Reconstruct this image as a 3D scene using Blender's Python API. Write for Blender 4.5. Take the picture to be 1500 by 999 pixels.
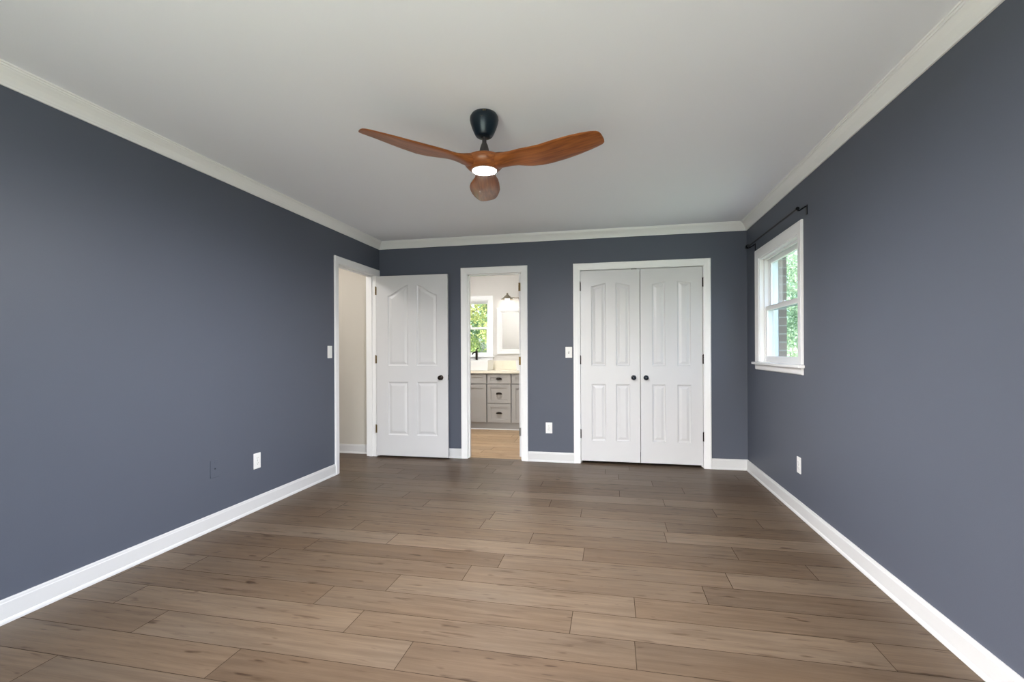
import bpy, bmesh, math, random
from mathutils import Vector, Matrix
from mathutils.geometry import tessellate_polygon

for o in list(bpy.data.objects):
    bpy.data.objects.remove(o)
S = bpy.context.scene
C = S.collection
PI = math.pi

# ------------------------------------------------------------------ camera
cd = bpy.data.cameras.new('camera')
cam = bpy.data.objects.new('camera', cd)
C.objects.link(cam)
S.camera = cam
cd.sensor_width = 36.0
cd.lens = 697.65 / 1500 * 36.0
cd.shift_y = 15.7 / 1500
cd.clip_start = 0.02
cam.matrix_world = (Matrix.Translation((0, 0, 1.2)) @ Matrix.Rotation(math.radians(11.7885), 4, 'Z')
                    @ Matrix.Rotation(PI / 2, 4, 'X') @ Matrix.Rotation(-0.00495, 4, 'Z'))

# ------------------------------------------------------------------ world, sun, exposure
SKY_STRENGTH = 1.2
SUN_STRENGTH = 23.0
REAR_DAYLIGHT = 34.0
FAN_LENS = 2400.0
SHADE_BULB = 24.0
HALL_FILL = 66.0
BATH_FILL = 140.0
S.view_settings.view_transform = 'Standard'
S.view_settings.look = 'None'
S.view_settings.gamma = 1.0
S.view_settings.use_curve_mapping = False
S.view_settings.exposure = 0.26

w = bpy.data.worlds.new('sky')
S.world = w
w.use_nodes = True
nt = w.node_tree
nt.nodes.clear()
sky = nt.nodes.new('ShaderNodeTexSky')
sky.sky_type = 'NISHITA'
sky.sun_disc = False
sky.sun_elevation = math.radians(48)
sky.sun_rotation = math.radians(200)
sky.air_density = 1.0
sky.dust_density = 4.0
sky.ozone_density = 1.0
bg = nt.nodes.new('ShaderNodeBackground')
bg.inputs['Strength'].default_value = SKY_STRENGTH
wo = nt.nodes.new('ShaderNodeOutputWorld')
nt.links.new(sky.outputs[0], bg.inputs['Color'])
nt.links.new(bg.outputs[0], wo.inputs['Surface'])


def light(name, kind, loc, rot, energy, color=(1, 1, 1), **kw):
    d = bpy.data.lights.new(name, kind)
    d.energy = energy
    d.color = color
    for k, v in kw.items():
        setattr(d, k, v)
    o = bpy.data.objects.new(name, d)
    C.objects.link(o)
    o.location = loc
    o.rotation_euler = rot
    return o


light('sun', 'SUN', (0, -6, 8), (math.radians(42), 0, math.radians(-25)), SUN_STRENGTH, (.94, .97, 1), angle=.02)
# area lamp added as daylight just outside the opening in the unseen rear wall
light('daylight', 'AREA', (-0.55, -0.86, 1.10), (math.radians(90), 0, 0), REAR_DAYLIGHT, (.82, .91, 1.0),
      shape='RECTANGLE', size=2.3, size_y=1.95)

# ------------------------------------------------------------------ room numbers
XL, XR, YB, YR, ZC = -2.662, 1.334, 5.153, -0.60, 2.485
TW = 0.12                       # wall thickness
YBI = YB + TW                   # bath side of the back wall
HALL_X, HALL_Y0, HALL_Y1 = -4.1, 3.0, 5.175
BX0, BX1, BY1 = -3.05, -0.62, 7.645


# ------------------------------------------------------------------ materials
def lin(h):
    if isinstance(h, str):
        h = [int(h[i:i + 2], 16) / 255 for i in (0, 2, 4)]
    return tuple((c / 12.92 if c <= .04045 else ((c + .055) / 1.055) ** 2.4) for c in h) + (1.0,)


def new_mat(name):
    m = bpy.data.materials.new(name)
    m.use_nodes = True
    return m, m.node_tree.nodes, m.node_tree.links, m.node_tree.nodes['Principled BSDF']


def mat(name, col, rough=.5, metal=0.0, spec=.5, noise=0.0, nscale=40, bump=0.0, bscale=200, coat=0):
    m, n, l, b = new_mat(name)
    c = lin(col)
    b.inputs['Base Color'].default_value = c
    b.inputs['Roughness'].default_value = rough
    b.inputs['Metallic'].default_value = metal
    b.inputs['Specular IOR Level'].default_value = spec
    b.inputs['Coat Weight'].default_value = coat
    tc = n.new('ShaderNodeTexCoord')
    if noise:
        t = n.new('ShaderNodeTexNoise')
        t.inputs['Scale'].default_value = nscale
        t.inputs['Detail'].default_value = 4
        l.new(tc.outputs['Object'], t.inputs['Vector'])
        mx = n.new('ShaderNodeMix')
        mx.data_type = 'RGBA'
        mx.inputs[6].default_value = tuple(x * (1 - noise) for x in c[:3]) + (1,)
        mx.inputs[7].default_value = tuple(min(1, x * (1 + noise)) for x in c[:3]) + (1,)
        l.new(t.outputs['Fac'], mx.inputs[0])
        l.new(mx.outputs[2], b.inputs['Base Color'])
    if bump:
        t2 = n.new('ShaderNodeTexNoise')
        t2.inputs['Scale'].default_value = bscale
        t2.inputs['Detail'].default_value = 2
        l.new(tc.outputs['Object'], t2.inputs['Vector'])
        bp = n.new('ShaderNodeBump')
        bp.inputs['Strength'].default_value = bump
        bp.inputs['Distance'].default_value = .002
        l.new(t2.outputs['Fac'], bp.inputs['Height'])
        l.new(bp.outputs[0], b.inputs['Normal'])
    return m


def emis(name, col, strength):
    m, n, l, b = new_mat(name)
    b.inputs['Base Color'].default_value = (.9, .9, .9, 1)
    b.inputs['Emission Color'].default_value = col + (1,)
    b.inputs['Emission Strength'].default_value = strength
    return m


M = {}
M['blue'] = mat('slate_blue_paint', '575c68', .5, spec=.3, noise=.02, nscale=3, bump=.12, bscale=260)
M['ceil'] = mat('ceiling_paint', 'f3f5fc', .8, spec=.2, bump=.1, bscale=180)
M['white'] = mat('white_gloss_paint', 'f2f2f2', .32, spec=.45, noise=.01, nscale=8)
M['basew'] = mat('darkened_trim_white', 'd6d6d6', .34, spec=.4, noise=.01, nscale=8)  # same white trim paint, darkened to offset its strong lighting
M['doorw'] = mat('white_door_paint', 'd6d6d7', .3, spec=.45, noise=.01, nscale=8)
M['beige'] = mat('beige_paint', 'c9c4ba', .6, spec=.3, noise=.015, nscale=3, bump=.1, bscale=260)
M['bathp'] = mat('pale_grey_paint', 'cfccc7', .6, spec=.3, noise=.015, nscale=3)
M['plate'] = mat('white_plastic', 'ececea', .35, noise=.005)
M['slot'] = mat('dark_slot', '55504a', .6, noise=.02)
M['black'] = mat('black_metal', '16171b', .38, metal=.6, noise=.05)
M['navy'] = mat('blue_black_enamel', '0c1e2a', .36, metal=.3, noise=.05, coat=.12)
M['stem'] = mat('glow_toned_metal', '403d3e', .45, metal=.3, noise=.05)  # lamp glow is put into the lighter grey
M['bronze'] = mat('oil_rubbed_bronze', '2a221d', .33, metal=.8, noise=.08)
M['brass'] = mat('aged_brass', '7d6a45', .38, metal=.85, noise=.08)
M['steel'] = mat('satin_steel', '8a8a88', .35, metal=.9, noise=.05)
M['vanity'] = mat('warm_grey_cabinet_paint', 'a29f9b', .45, noise=.015, nscale=10)
M['quartz'] = mat('cream_quartz', 'e9e2cf', .25, noise=.03, nscale=30)
M['ceramic'] = mat('white_ceramic', 'e6e6e5', .12, noise=.004, coat=.6)
M['shade'] = mat('pewter_shade', '8f8778', .42, metal=.6, noise=.06)
M['knobm'] = mat('dark_blue_black_knob', '141f2a', .25, metal=.4, noise=.05, coat=.4)
M['grass'] = mat('lawn', '7d8768', .9, noise=.35, nscale=6)
M['bark'] = mat('bark', '5b4a3b', .9, noise=.3, nscale=14)
M['lens'] = emis('lit_lens', (.98, .975, 1.0), FAN_LENS)
M['bulb'] = emis('lit_bulb', (1.0, .94, .86), SHADE_BULB)
M['hall_fill_lens'] = emis('hall_fill_glow', (1.0, .955, .91), HALL_FILL)  # glow of the unseen lamp added for the hallway
M['bath_fill_lens'] = emis('bath_fill_glow', (1.0, .985, .97), BATH_FILL)  # glow of the unseen lamp added to brighten the bathroom


def mirror_mat():
    m, n, l, b = new_mat('silvered_mirror')
    b.inputs['Base Color'].default_value = (.9, .91, .91, 1)
    b.inputs['Metallic'].default_value = 1
    b.inputs['Roughness'].default_value = .02
    return m


M['mirror'] = mirror_mat()


def glass_mat(tint):
    m, n, l, b = new_mat('window_glass')
    n.remove(b)
    tr = n.new('ShaderNodeBsdfTransparent')
    tr.inputs['Color'].default_value = tint
    gl = n.new('ShaderNodeBsdfGlossy')
    gl.inputs['Roughness'].default_value = .01
    gl.inputs['Color'].default_value = (1, 1, 1, 1)
    fr = n.new('ShaderNodeFresnel')
    # the same reflectance on the way in and on the way out of the pane
    geo = n.new('ShaderNodeNewGeometry')
    io = n.new('ShaderNodeMix')
    io.inputs[2].default_value = 1.45
    io.inputs[3].default_value = 1 / 1.45
    l.new(geo.outputs['Backfacing'], io.inputs[0])
    l.new(io.outputs[0], fr.inputs['IOR'])
    mx = n.new('ShaderNodeMixShader')
    l.new(fr.outputs[0], mx.inputs[0])
    l.new(tr.outputs[0], mx.inputs[1])
    l.new(gl.outputs[0], mx.inputs[2])
    l.new(mx.outputs[0], n['Material Output'].inputs['Surface'])
    return m


M['glass'] = glass_mat((.72, .79, .83, 1))
M['clear'] = glass_mat((.74, .79, .77, 1))


def wood_blade():
    m, n, l, b = new_mat('walnut_blade')
    tc = n.new('ShaderNodeTexCoord')
    mp = n.new('ShaderNodeMapping')
    mp.inputs['Scale'].default_value = (1.6, 26, 26)
    l.new(tc.outputs['Object'], mp.inputs[0])
    t = n.new('ShaderNodeTexNoise')
    t.inputs['Scale'].default_value = 3
    t.inputs['Detail'].default_value = 6
    l.new(mp.outputs[0], t.inputs['Vector'])
    r = n.new('ShaderNodeValToRGB')
    r.color_ramp.elements[0].position = .3
    r.color_ramp.elements[0].color = lin('743c1a')
    r.color_ramp.elements[1].position = .72
    r.color_ramp.elements[1].color = lin('a5632f')
    l.new(t.outputs['Fac'], r.inputs[0])
    l.new(r.outputs[0], b.inputs['Base Color'])
    b.inputs['Roughness'].default_value = .34
    return m


M['blade'] = wood_blade()


def floor_mat(name, ca, cb):
    """oak-look vinyl planks: each plank's own tint comes from a face attribute, grain runs along X"""
    m, n, l, b = new_mat(name)
    at = n.new('ShaderNodeAttribute')
    at.attribute_name = 'plank'
    tc = n.new('ShaderNodeTexCoord')
    sc = n.new('ShaderNodeVectorMath')
    sc.operation = 'MULTIPLY_ADD'
    sc.inputs[1].default_value = (1, 1, 1)
    shift = n.new('ShaderNodeVectorMath')
    shift.operation = 'SCALE'
    shift.inputs['Scale'].default_value = 37.0
    l.new(at.outputs['Color'], shift.inputs[0])
    l.new(tc.outputs['Object'], sc.inputs[0])
    l.new(shift.outputs[0], sc.inputs[2])

    def noise(scl, s, det, rough=.55):
        mp = n.new('ShaderNodeMapping')
        mp.inputs['Scale'].default_value = scl
        l.new(sc.outputs[0], mp.inputs[0])
        t = n.new('ShaderNodeTexNoise')
        t.inputs['Scale'].default_value = s
        t.inputs['Detail'].default_value = det
        t.inputs['Roughness'].default_value = rough
        l.new(mp.outputs[0], t.inputs['Vector'])
        return t.outputs['Fac']

    def ramp(src, p0, c0, p1, c1):
        r = n.new('ShaderNodeValToRGB')
        r.color_ramp.elements[0].position = p0
        r.color_ramp.elements[0].color = c0
        r.color_ramp.elements[1].position = p1
        r.color_ramp.elements[1].color = c1
        l.new(src, r.inputs[0])
        return r.outputs[0]

    def mix(mode, fac, a, bb):
        x = n.new('ShaderNodeMix')
        x.data_type = 'RGBA'
        x.blend_type = mode
        x.inputs[0].default_value = fac
        l.new(a, x.inputs[6])
        l.new(bb, x.inputs[7])
        return x.outputs[2]
    sep = n.new('ShaderNodeSeparateColor')
    l.new(at.outputs['Color'], sep.inputs[0])
    base = ramp(sep.outputs[0], 0.0, lin(ca), 1.0, lin(cb))
    g1 = ramp(noise((1.1, 16, 1), 2.2, 6), .32, (.78, .76, .74, 1), .66, (1.06, 1.06, 1.06, 1))
    col = mix('MULTIPLY', 1.0, base, g1)
    g2 = ramp(noise((2.5, 70, 1), 3.0, 3), .35, (.9, .89, .88, 1), .6, (1.02, 1.02, 1.02, 1))
    col = mix('MULTIPLY', .8, col, g2)
    # short dark knots and mineral streaks
    g3 = ramp(noise((2.4, 26, 1), 1.7, 3, .5), .28, (.50, .44, .38, 1), .38, (1, 1, 1, 1))
    col = mix('MULTIPLY', .85, col, g3)
    g5 = ramp(noise((5.5, 24, 1), 1.5, 1, .4), .22, (.38, .31, .25, 1), .31, (1, 1, 1, 1))
    col = mix('MULTIPLY', .9, col, g5)
    # warm blotches
    g4 = ramp(noise((.8, 2.2, 1), 1.3, 2), .35, (1.03, .99, .95, 1), .7, (.98, 1.0, 1.03, 1))
    col = mix('MULTIPLY', 1.0, col, g4)
    l.new(col, b.inputs['Base Color'])
    b.inputs['Roughness'].default_value = .42
    b.inputs['Specular IOR Level'].default_value = .19
    return m


M['floor'] = floor_mat('oak_plank_floor', '594a3b', '6a5c4d')
M['floor_bath'] = floor_mat('lit_oak_plank_floor', 'a98f70', 'b89e80')  # planks lightened: the bathroom's strong light is put into the colour
M['seam'] = mat('plank_seam', '40352a', .8, spec=.1, noise=.05)


def brick_mat():
    m, n, l, b = new_mat('grey_brown_brick')
    tc = n.new('ShaderNodeTexCoord')
    br = n.new('ShaderNodeTexBrick')
    br.inputs['Color1'].default_value = lin('a08e80')
    br.inputs['Color2'].default_value = lin('86786d')
    br.inputs['Mortar'].default_value = lin('aaa59c')
    br.inputs['Scale'].default_value = 1.0
    br.inputs['Mortar Size'].default_value = .006
    br.inputs['Brick Width'].default_value = .2
    br.inputs['Row Height'].default_value = .075
    sp = n.new('ShaderNodeSeparateXYZ')
    cb = n.new('ShaderNodeCombineXYZ')
    ad = n.new('ShaderNodeMath')
    ad.operation = 'ADD'
    l.new(tc.outputs['Object'], sp.inputs[0])
    l.new(sp.outputs[0], ad.inputs[0])
    l.new(sp.outputs[1], ad.inputs[1])
    l.new(ad.outputs[0], cb.inputs[0])
    l.new(sp.outputs[2], cb.inputs[1])
    l.new(cb.outputs[0], br.inputs['Vector'])
    l.new(br.outputs['Color'], b.inputs['Base Color'])
    b.inputs['Roughness'].default_value = .9
    return m


M['brick'] = brick_mat()


def leaf_mat(name, a, bcol, c):
    m, n, l, b = new_mat(name)
    g = n.new('ShaderNodeAttribute')
    g.attribute_name = 'leaf'
    r = n.new('ShaderNodeValToRGB')
    r.color_ramp.elements[0].color = lin(a)
    r.color_ramp.elements[1].color = lin(c)
    e = r.color_ramp.elements.new(.5)
    e.color = lin(bcol)
    l.new(g.outputs['Fac'], r.inputs[0])
    l.new(r.outputs[0], b.inputs['Base Color'])
    b.inputs['Roughness'].default_value = .6
    tl = n.new('ShaderNodeBsdfTranslucent')
    l.new(r.outputs[0], tl.inputs['Color'])
    mx = n.new('ShaderNodeMixShader')
    mx.inputs[0].default_value = .45
    l.new(b.outputs[0], mx.inputs[1])
    l.new(tl.outputs[0], mx.inputs[2])
    l.new(mx.outputs[0], n['Material Output'].inputs['Surface'])
    return m


M['leaf_pale'] = leaf_mat('hazed_green_leaves', '7f9b72', 'aec3a0', 'ddd7b6')  # outdoor haze is put into the paler leaf colours
M['leaf_mid'] = leaf_mat('mid_green_leaves', '667f5c', '90a87c', 'bcc79c')
M['leaf_gold'] = leaf_mat('yellow_green_leaves', '6f8a4c', 'b0b272', 'dcc98a')
M['leaf_dark'] = leaf_mat('deep_green_leaves', '40593f', '63805a', '93a873')


# ------------------------------------------------------------------ mesh helpers
class MB:
    def __init__(s):
        s.v, s.f, s.mi, s.sm = [], [], [], []

    def add(s, vs, fs, mi=0, smooth=False):
        k = len(s.v)
        s.v += [tuple(p) for p in vs]
        for f in fs:
            s.f.append([i + k for i in f])
            s.mi.append(mi)
            s.sm.append(smooth)
        return s

    def box(s, x0, x1, y0, y1, z0, z1, mi=0):
        return s.add([(x0, y0, z0), (x1, y0, z0), (x1, y1, z0), (x0, y1, z0), (x0, y0, z1), (x1, y0, z1), (x1, y1, z1), (x0, y1, z1)],
                     [(0, 3, 2, 1), (4, 5, 6, 7), (0, 1, 5, 4), (1, 2, 6, 5), (2, 3, 7, 6), (3, 0, 4, 7)], mi)

    def lathe(s, prof, axis='Z', o=(0, 0, 0), n=32, mi=0, smooth=True, flip=False):
        """prof: list of (radius, height along axis)"""
        vs, fs = [], []
        for r, h in prof:
            for i in range(n):
                a = 2 * PI * i / n
                p = (r * math.cos(a), r * math.sin(a), h)
                if axis == 'Y':
                    p = (p[0], -p[2], p[1])       # height grows towards -Y
                elif axis == 'X':
                    p = (p[2], p[0], p[1])
                vs.append((p[0] + o[0], p[1] + o[1], p[2] + o[2]))
        m = len(prof)
        for j in range(m - 1):
            for i in range(n):
                i2 = (i + 1) % n
                fs.append((j * n + i, j * n + i2, (j + 1) * n + i2, (j + 1) * n + i))
        if prof[0][0] > 1e-5:
            fs.append(tuple(range(n))[::-1])
        if prof[-1][0] > 1e-5:
            fs.append(tuple(range((m - 1) * n, m * n)))
        return s.add(vs, fs, mi, smooth)

    def tube(s, pts, r, n=12, mi=0):
        pts = [Vector(p) for p in pts]
        rs = r if isinstance(r, (list, tuple)) else [r] * len(pts)
        vs, fs = [], []
        up = None
        for k, p in enumerate(pts):
            d = (pts[min(k + 1, len(pts) - 1)] - pts[max(k - 1, 0)]).normalized()
            if up is None:
                up = d.orthogonal().normalized()
            up = (up - d * up.dot(d)).normalized()
            b = d.cross(up)
            for i in range(n):
                a = 2 * PI * i / n
                vs.append(p + (up * math.cos(a) + b * math.sin(a)) * rs[k])
        for k in range(len(pts) - 1):
            for i in range(n):
                i2 = (i + 1) % n
                fs.append((k * n + i, k * n + i2, (k + 1) * n + i2, (k + 1) * n + i))
        fs.append(tuple(range(n))[::-1])
        fs.append(tuple(range((len(pts) - 1) * n, len(pts) * n)))
        return s.add(vs, fs, mi, True)

    def build(s, name, mats, parent=None, loc=None, rot=None, bevel=0, seg=2, recalc=True):
        me = bpy.data.meshes.new(name)
        me.from_pydata(s.v, [], s.f)
        for m in (mats if isinstance(mats, (list, tuple)) else [mats]):
            me.materials.append(m)
        for p, mi, sm in zip(me.polygons, s.mi, s.sm):
            p.material_index = mi
            p.use_smooth = sm
        if recalc:
            bm = bmesh.new()
            bm.from_mesh(me)
            bmesh.ops.remove_doubles(bm, verts=bm.verts, dist=1e-6)
            bmesh.ops.recalc_face_normals(bm, faces=bm.faces)
            bm.to_mesh(me)
            bm.free()
        me.update()
        o = bpy.data.objects.new(name, me)
        C.objects.link(o)
        if parent:
            o.parent = parent
        if loc:
            o.location = loc
        if rot:
            o.rotation_euler = rot
        if bevel:
            md = o.modifiers.new('bevel', 'BEVEL')
            md.width = bevel
            md.segments = seg
            md.limit_method = 'ANGLE'
        if any(s.sm):
            md = o.modifiers.new('split', 'EDGE_SPLIT')
            md.split_angle = math.radians(40)
        return o


def tag(o, label, cat=None, kind=None, group=None):
    o['label'] = label
    if cat:
        o['category'] = cat
    if kind:
        o['kind'] = kind
    if group:
        o['group'] = group
    return o


def struct(o, label, cat):
    return tag(o, label, cat, 'structure')


def empty(name, loc=(0, 0, 0), rz=0):
    o = bpy.data.objects.new(name, None)
    C.objects.link(o)
    o.location = loc
    o.rotation_euler = (0, 0, rz)
    o.empty_display_size = .1
    return o


def sweep_profile(mb, path, prof, mapf, mi=0, caps=True):
    """path: list of (a,b) inner-edge points with outward mitre vectors; prof: (w,t) points; mapf(a,b,t)->xyz"""
    k = len(prof)
    vs, fs = [], []
    for (a, b, da, db) in path:
        for wv, t in prof:
            vs.append(mapf(a + da * wv, b + db * wv, t))
    for j in range(len(path) - 1):
        for i in range(k):
            i2 = (i + 1) % k
            fs.append((j * k + i, j * k + i2, (j + 1) * k + i2, (j + 1) * k + i))
    if caps:
        fs.append(tuple(range(k)))
        fs.append(tuple(range((len(path) - 1) * k, len(path) * k)))
    mb.add(vs, fs, mi)


CASE = [(0, 0), (0, .009), (.004, .011), (.012, .011), (.02, .013), (.048, .016), (.056, .018), (.066, .018), (.070, .014), (.070, 0)]


def u_path(a0, a1, z0, z1):
    return [(a0, z0, -1, 0), (a0, z1, -1, 1), (a1, z1, 1, 1), (a1, z0, 1, 0)]


# ------------------------------------------------------------------ SETTING: floor
def build_floor(name, y0, y1, x0, x1, m, label, known, seed):
    rnd = random.Random(seed)
    L, PW, SW = 1.22, .181, .0016
    vs, fs, mi, col = [], [], [], []

    def quad(xa, xb, ya, yb, z, m, c):
        k = len(vs)
        vs.extend([(xa, ya, z), (xb, ya, z), (xb, yb, z), (xa, yb, z)])
        fs.append((k, k + 1, k + 2, k + 3))
        mi.append(m)
        col.append(c)
    quad(x0, x1, y0, y1, -.0012, 1, (.5, .5, .5))
    for k in range(-15, 32):
        ya, yb = 2.03 + PW * k, 2.03 + PW * (k + 1)
        ya, yb = max(ya, y0), min(yb, y1)
        if yb - ya < .005:
            continue
        ref = known.get(k, rnd.uniform(0, L))
        n0 = math.floor((x0 - ref) / L)
        x = ref + n0 * L
        while x < x1:
            a, b = max(x, x0), min(x + L, x1)
            t = rnd.random()
            c = (t, rnd.random(), rnd.random())
            if b - a > .003:
                quad(a + SW, b - SW, ya + SW, yb - SW, 0, 0, c)
            x += L
    me = bpy.data.meshes.new(name)
    me.from_pydata(vs, [], fs)
    me.materials.append(m)
    me.materials.append(M['seam'])
    for p, k in zip(me.polygons, mi):
        p.material_index = k
    at = me.attributes.new('plank', 'FLOAT_COLOR', 'FACE')
    for i, c in enumerate(col):
        at.data[i].color = (c[0], c[1], c[2], 1)
    o = bpy.data.objects.new(name, me)
    C.objects.link(o)
    struct(o, label, 'floor')


KNOWN_JOINTS = {-2: -.81, -1: .088, 0: -.18, 1: .102, 2: .445, 3: -.625, 4: -.167, 5: -.51, 6: -.885, 7: .36, 8: -.225,
             9: -.479, 10: -.819, 11: -1.159, 13: .356, 14: -1.16}
build_floor('floor', YR - .02, YB + .05, -4.2, XR + .02, M['floor'], 'brown oak plank floor running across the bedroom', KNOWN_JOINTS, 7)
build_floor('floor_closet', YB + .05, 5.9, BX1, XR + .02, M['floor'], 'brown oak plank floor inside the closet', {}, 8)
build_floor('floor_bath', YB + .052, BY1 + .02, BX0 - .05, BX1, M['floor_bath'], 'oak plank floor of the bathroom, its strong light put into the lighter colour', {}, 9)
struct(MB().box(-4.25, XR + .14, YR - .14, BY1 + .14, -.16, -.004).build('floor_base', M['seam']),
       'slab hidden under the plank floor', 'floor')
struct(MB().box(-4.25, XR + .30, YR - .30, BY1 + .30, ZC, ZC + .16).build('ceiling', M['ceil']),
       'plain white painted ceiling the fan hangs from', 'ceiling')


# ------------------------------------------------------------------ walls
def two_face(mb_boxes, name, front, back, axis, sign, label):
    """boxes with material 0; faces whose normal points sign*axis get material 1"""
    mb = MB()
    for b in mb_boxes:
        mb.box(*b)
    o = mb.build(name, [front, back], recalc=True)
    for p in o.data.polygons:
        if p.normal[axis] * sign > .5:
            p.material_index = 1
    return struct(o, label, 'wall')


B0, B1, BZ = -1.588, -.972, 2.073      # bathroom opening
K0, K1, KZ = -.326, .918, 2.068        # closet opening
E0, E1, EZ = 4.290, 5.062, 2.083       # entry opening along the left wall
JT = .016                              # jamb boards
y0, y1 = YB, YBI
two_face([(XL - TW, B0 - JT, y0, y1, 0, ZC), (B0 - JT, B1 + JT, y0, y1, BZ + JT, ZC), (B1 + JT, K0 - JT, y0, y1, 0, ZC),
          (K0 - JT, K1 + JT, y0, y1, KZ + JT, ZC), (K1 + JT, XR, y0, y1, 0, ZC)],
         'wall_back', M['blue'], M['bathp'], 1, 1, 'slate blue far wall with the bathroom doorway and white double closet doors')
two_face([(XL - TW, XL, YR, E0 - JT, 0, ZC), (XL - TW, XL, E0 - JT, E1 + JT, EZ + JT, ZC), (XL - TW, XL, E1 + JT, YB, 0, ZC)],
         'wall_left', M['blue'], M['beige'], 0, -1, 'slate blue left wall that ends at the open entry doorway')
# right wall with window opening
W0, W1, WZ0, WZ1 = 3.808, 4.750, 1.085, 2.045
two_face([(XR, XR + .13, YR, W0, 0, ZC), (XR, XR + .13, W1, YBI, 0, ZC), (XR, XR + .13, W0, W1, 0, WZ0), (XR, XR + .13, W0, W1, WZ1, ZC)],
         'wall_right', M['blue'], M['brick'], 0, 1, 'slate blue right wall with one white sash window')
bx0, bx1 = XR + .156, XR + .222
mb = MB()
for b in ((YR - .3, W0 + .02), (W1 - .020, YBI + .9)):
    mb.box(bx0, bx1, b[0], b[1], -.3, ZC)
mb.box(bx0, bx1, W0 + .02, W1 - .020, -.3, WZ0 - .01)
mb.box(bx0, bx1, W0 + .02, W1 - .020, WZ1 + .02, ZC)
struct(mb.build('wall_exterior', M['brick']), 'grey brown brick outer wall seen through the right window', 'wall')
# rear wall (behind the camera) with a broad opening, carried to the floor for more sun
R0, R1, RZ0, RZ1 = -1.75, .65, .03, 2.10
two_face([(XL - TW, R0, YR - .13, YR, 0, ZC), (R1, XR + .13, YR - .13, YR, 0, ZC), (R0, R1, YR - .13, YR, 0, RZ0), (R0, R1, YR - .13, YR, RZ1, ZC)],
         'wall_rear', M['blue'], M['brick'], 1, -1, 'slate blue wall behind the viewer with a broad glazed opening')
# hall
struct(MB().box(HALL_X, XL - TW, HALL_Y1, YBI, 0, ZC).build('wall_hall_end', M['beige']), 'beige hallway wall seen through the open entry doorway', 'wall')
struct(MB().box(HALL_X - .1, HALL_X, HALL_Y0 - .1, YBI, 0, ZC).build('wall_hall_side', M['beige']), 'beige far side wall of the hallway', 'wall')
struct(MB().box(HALL_X, XL - TW, HALL_Y0 - .1, HALL_Y0, 0, ZC).build('wall_hall_near', M['beige']), 'beige near end wall of the hallway', 'wall')
# bathroom
V0, V1, VZ0, VZ1 = -2.660, -1.982, 1.125, 2.06
two_face([(BX0 - .1, V0, BY1, BY1 + .13, 0, ZC), (V1, BX1 + .1, BY1, BY1 + .13, 0, ZC), (V0, V1, BY1, BY1 + .13, 0, VZ0), (V0, V1, BY1, BY1 + .13, VZ1, ZC)],
         'wall_bath_far', M['bathp'], M['brick'], 1, 1, 'pale grey bathroom wall behind the vanity')
struct(MB().box(BX0 - .1, BX0, YBI, BY1, 0, ZC).build('wall_bath_left', M['bathp']), 'pale grey left wall of the bathroom', 'wall')
struct(MB().box(BX1, BX1 + .1, YBI, BY1, 0, ZC).build('wall_bath_right', M['bathp']), 'pale grey right wall of the bathroom', 'wall')
struct(MB().box(BX1 + .1, XR + .13, 5.86, 5.96, 0, ZC).build('wall_closet_back', M['bathp']), 'white back wall inside the closet', 'wall')
struct(MB().box(XR + .0, XR + .13, YBI, 5.86, 0, ZC).build('wall_closet_side', M['bathp']), 'white side wall inside the closet', 'wall')

# ------------------------------------------------------------------ crown moulding
CRN = [(0, -.082), (.009, -.082), (.011, -.074), (.014, -.070), (.018, -.062), (.030, -.043), (.043, -.029), (.052, -.021), (.055, -.016),
       (.060, -.0155), (.062, -.008), (.069, -.007), (.070, 0), (0, 0)]


def crown(name, A, Bp, dA, dB, label):
    mb = MB()
    vs, fs = [], []
    k = len(CRN)
    for P, d in ((A, dA), (Bp, dB)):
        for dd, z in CRN:
            vs.append((P[0] + d[0] * dd, P[1] + d[1] * dd, ZC + z))
    for i in range(k - 1):
        fs.append((i, i + 1, k + i + 1, k + i))
    fs.append(tuple(range(k)))
    fs.append(tuple(range(k, 2 * k)))
    mb.add(vs, fs)
    struct(mb.build(name, M['white']), label, 'crown moulding')


crown('trim_1', (XL, YR), (XL, YB), (1, 1), (1, -1), 'white crown moulding along the left wall')
crown('trim_2', (XL, YB), (XR, YB), (1, -1), (-1, -1), 'white crown moulding along the far wall')
crown('trim_3', (XR, YR), (XR, YB), (-1, 1), (-1, -1), 'white crown moulding along the right wall')
crown('trim_4', (XL, YR), (XR, YR), (1, 1), (-1, 1), 'white crown moulding on the wall behind the viewer')

# ------------------------------------------------------------------ baseboards
BSB = [(0, .107), (.007, .107), (.009, .103), (.0095, .094), (.0115, .090), (.0115, .020), (.0145, .016), (.0175, .008), (.018, 0), (0, 0)]


def baseboard(name, A, Bp, d, label, mA=0, mB=0):
    """A->B along the wall, d inward normal, mA/mB mitre along AB direction (+1 shortens)"""
    A, Bp, d = Vector(A), Vector(Bp), Vector(d)
    t = (Bp - A).normalized()
    k = len(BSB)
    vs, fs = [], []
    for P, m in ((A, mA), (Bp, -mB)):
        for dd, z in BSB:
            q = P + d * dd + t * (m * dd)
            vs.append((q.x, q.y, z))
    for i in range(k):
        i2 = (i + 1) % k
        fs.append((i, i2, k + i2, k + i))
    fs.append(tuple(range(k)))
    fs.append(tuple(range(k, 2 * k)))
    struct(MB().add(vs, fs).build(name, M['basew']), label, 'baseboard')


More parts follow.
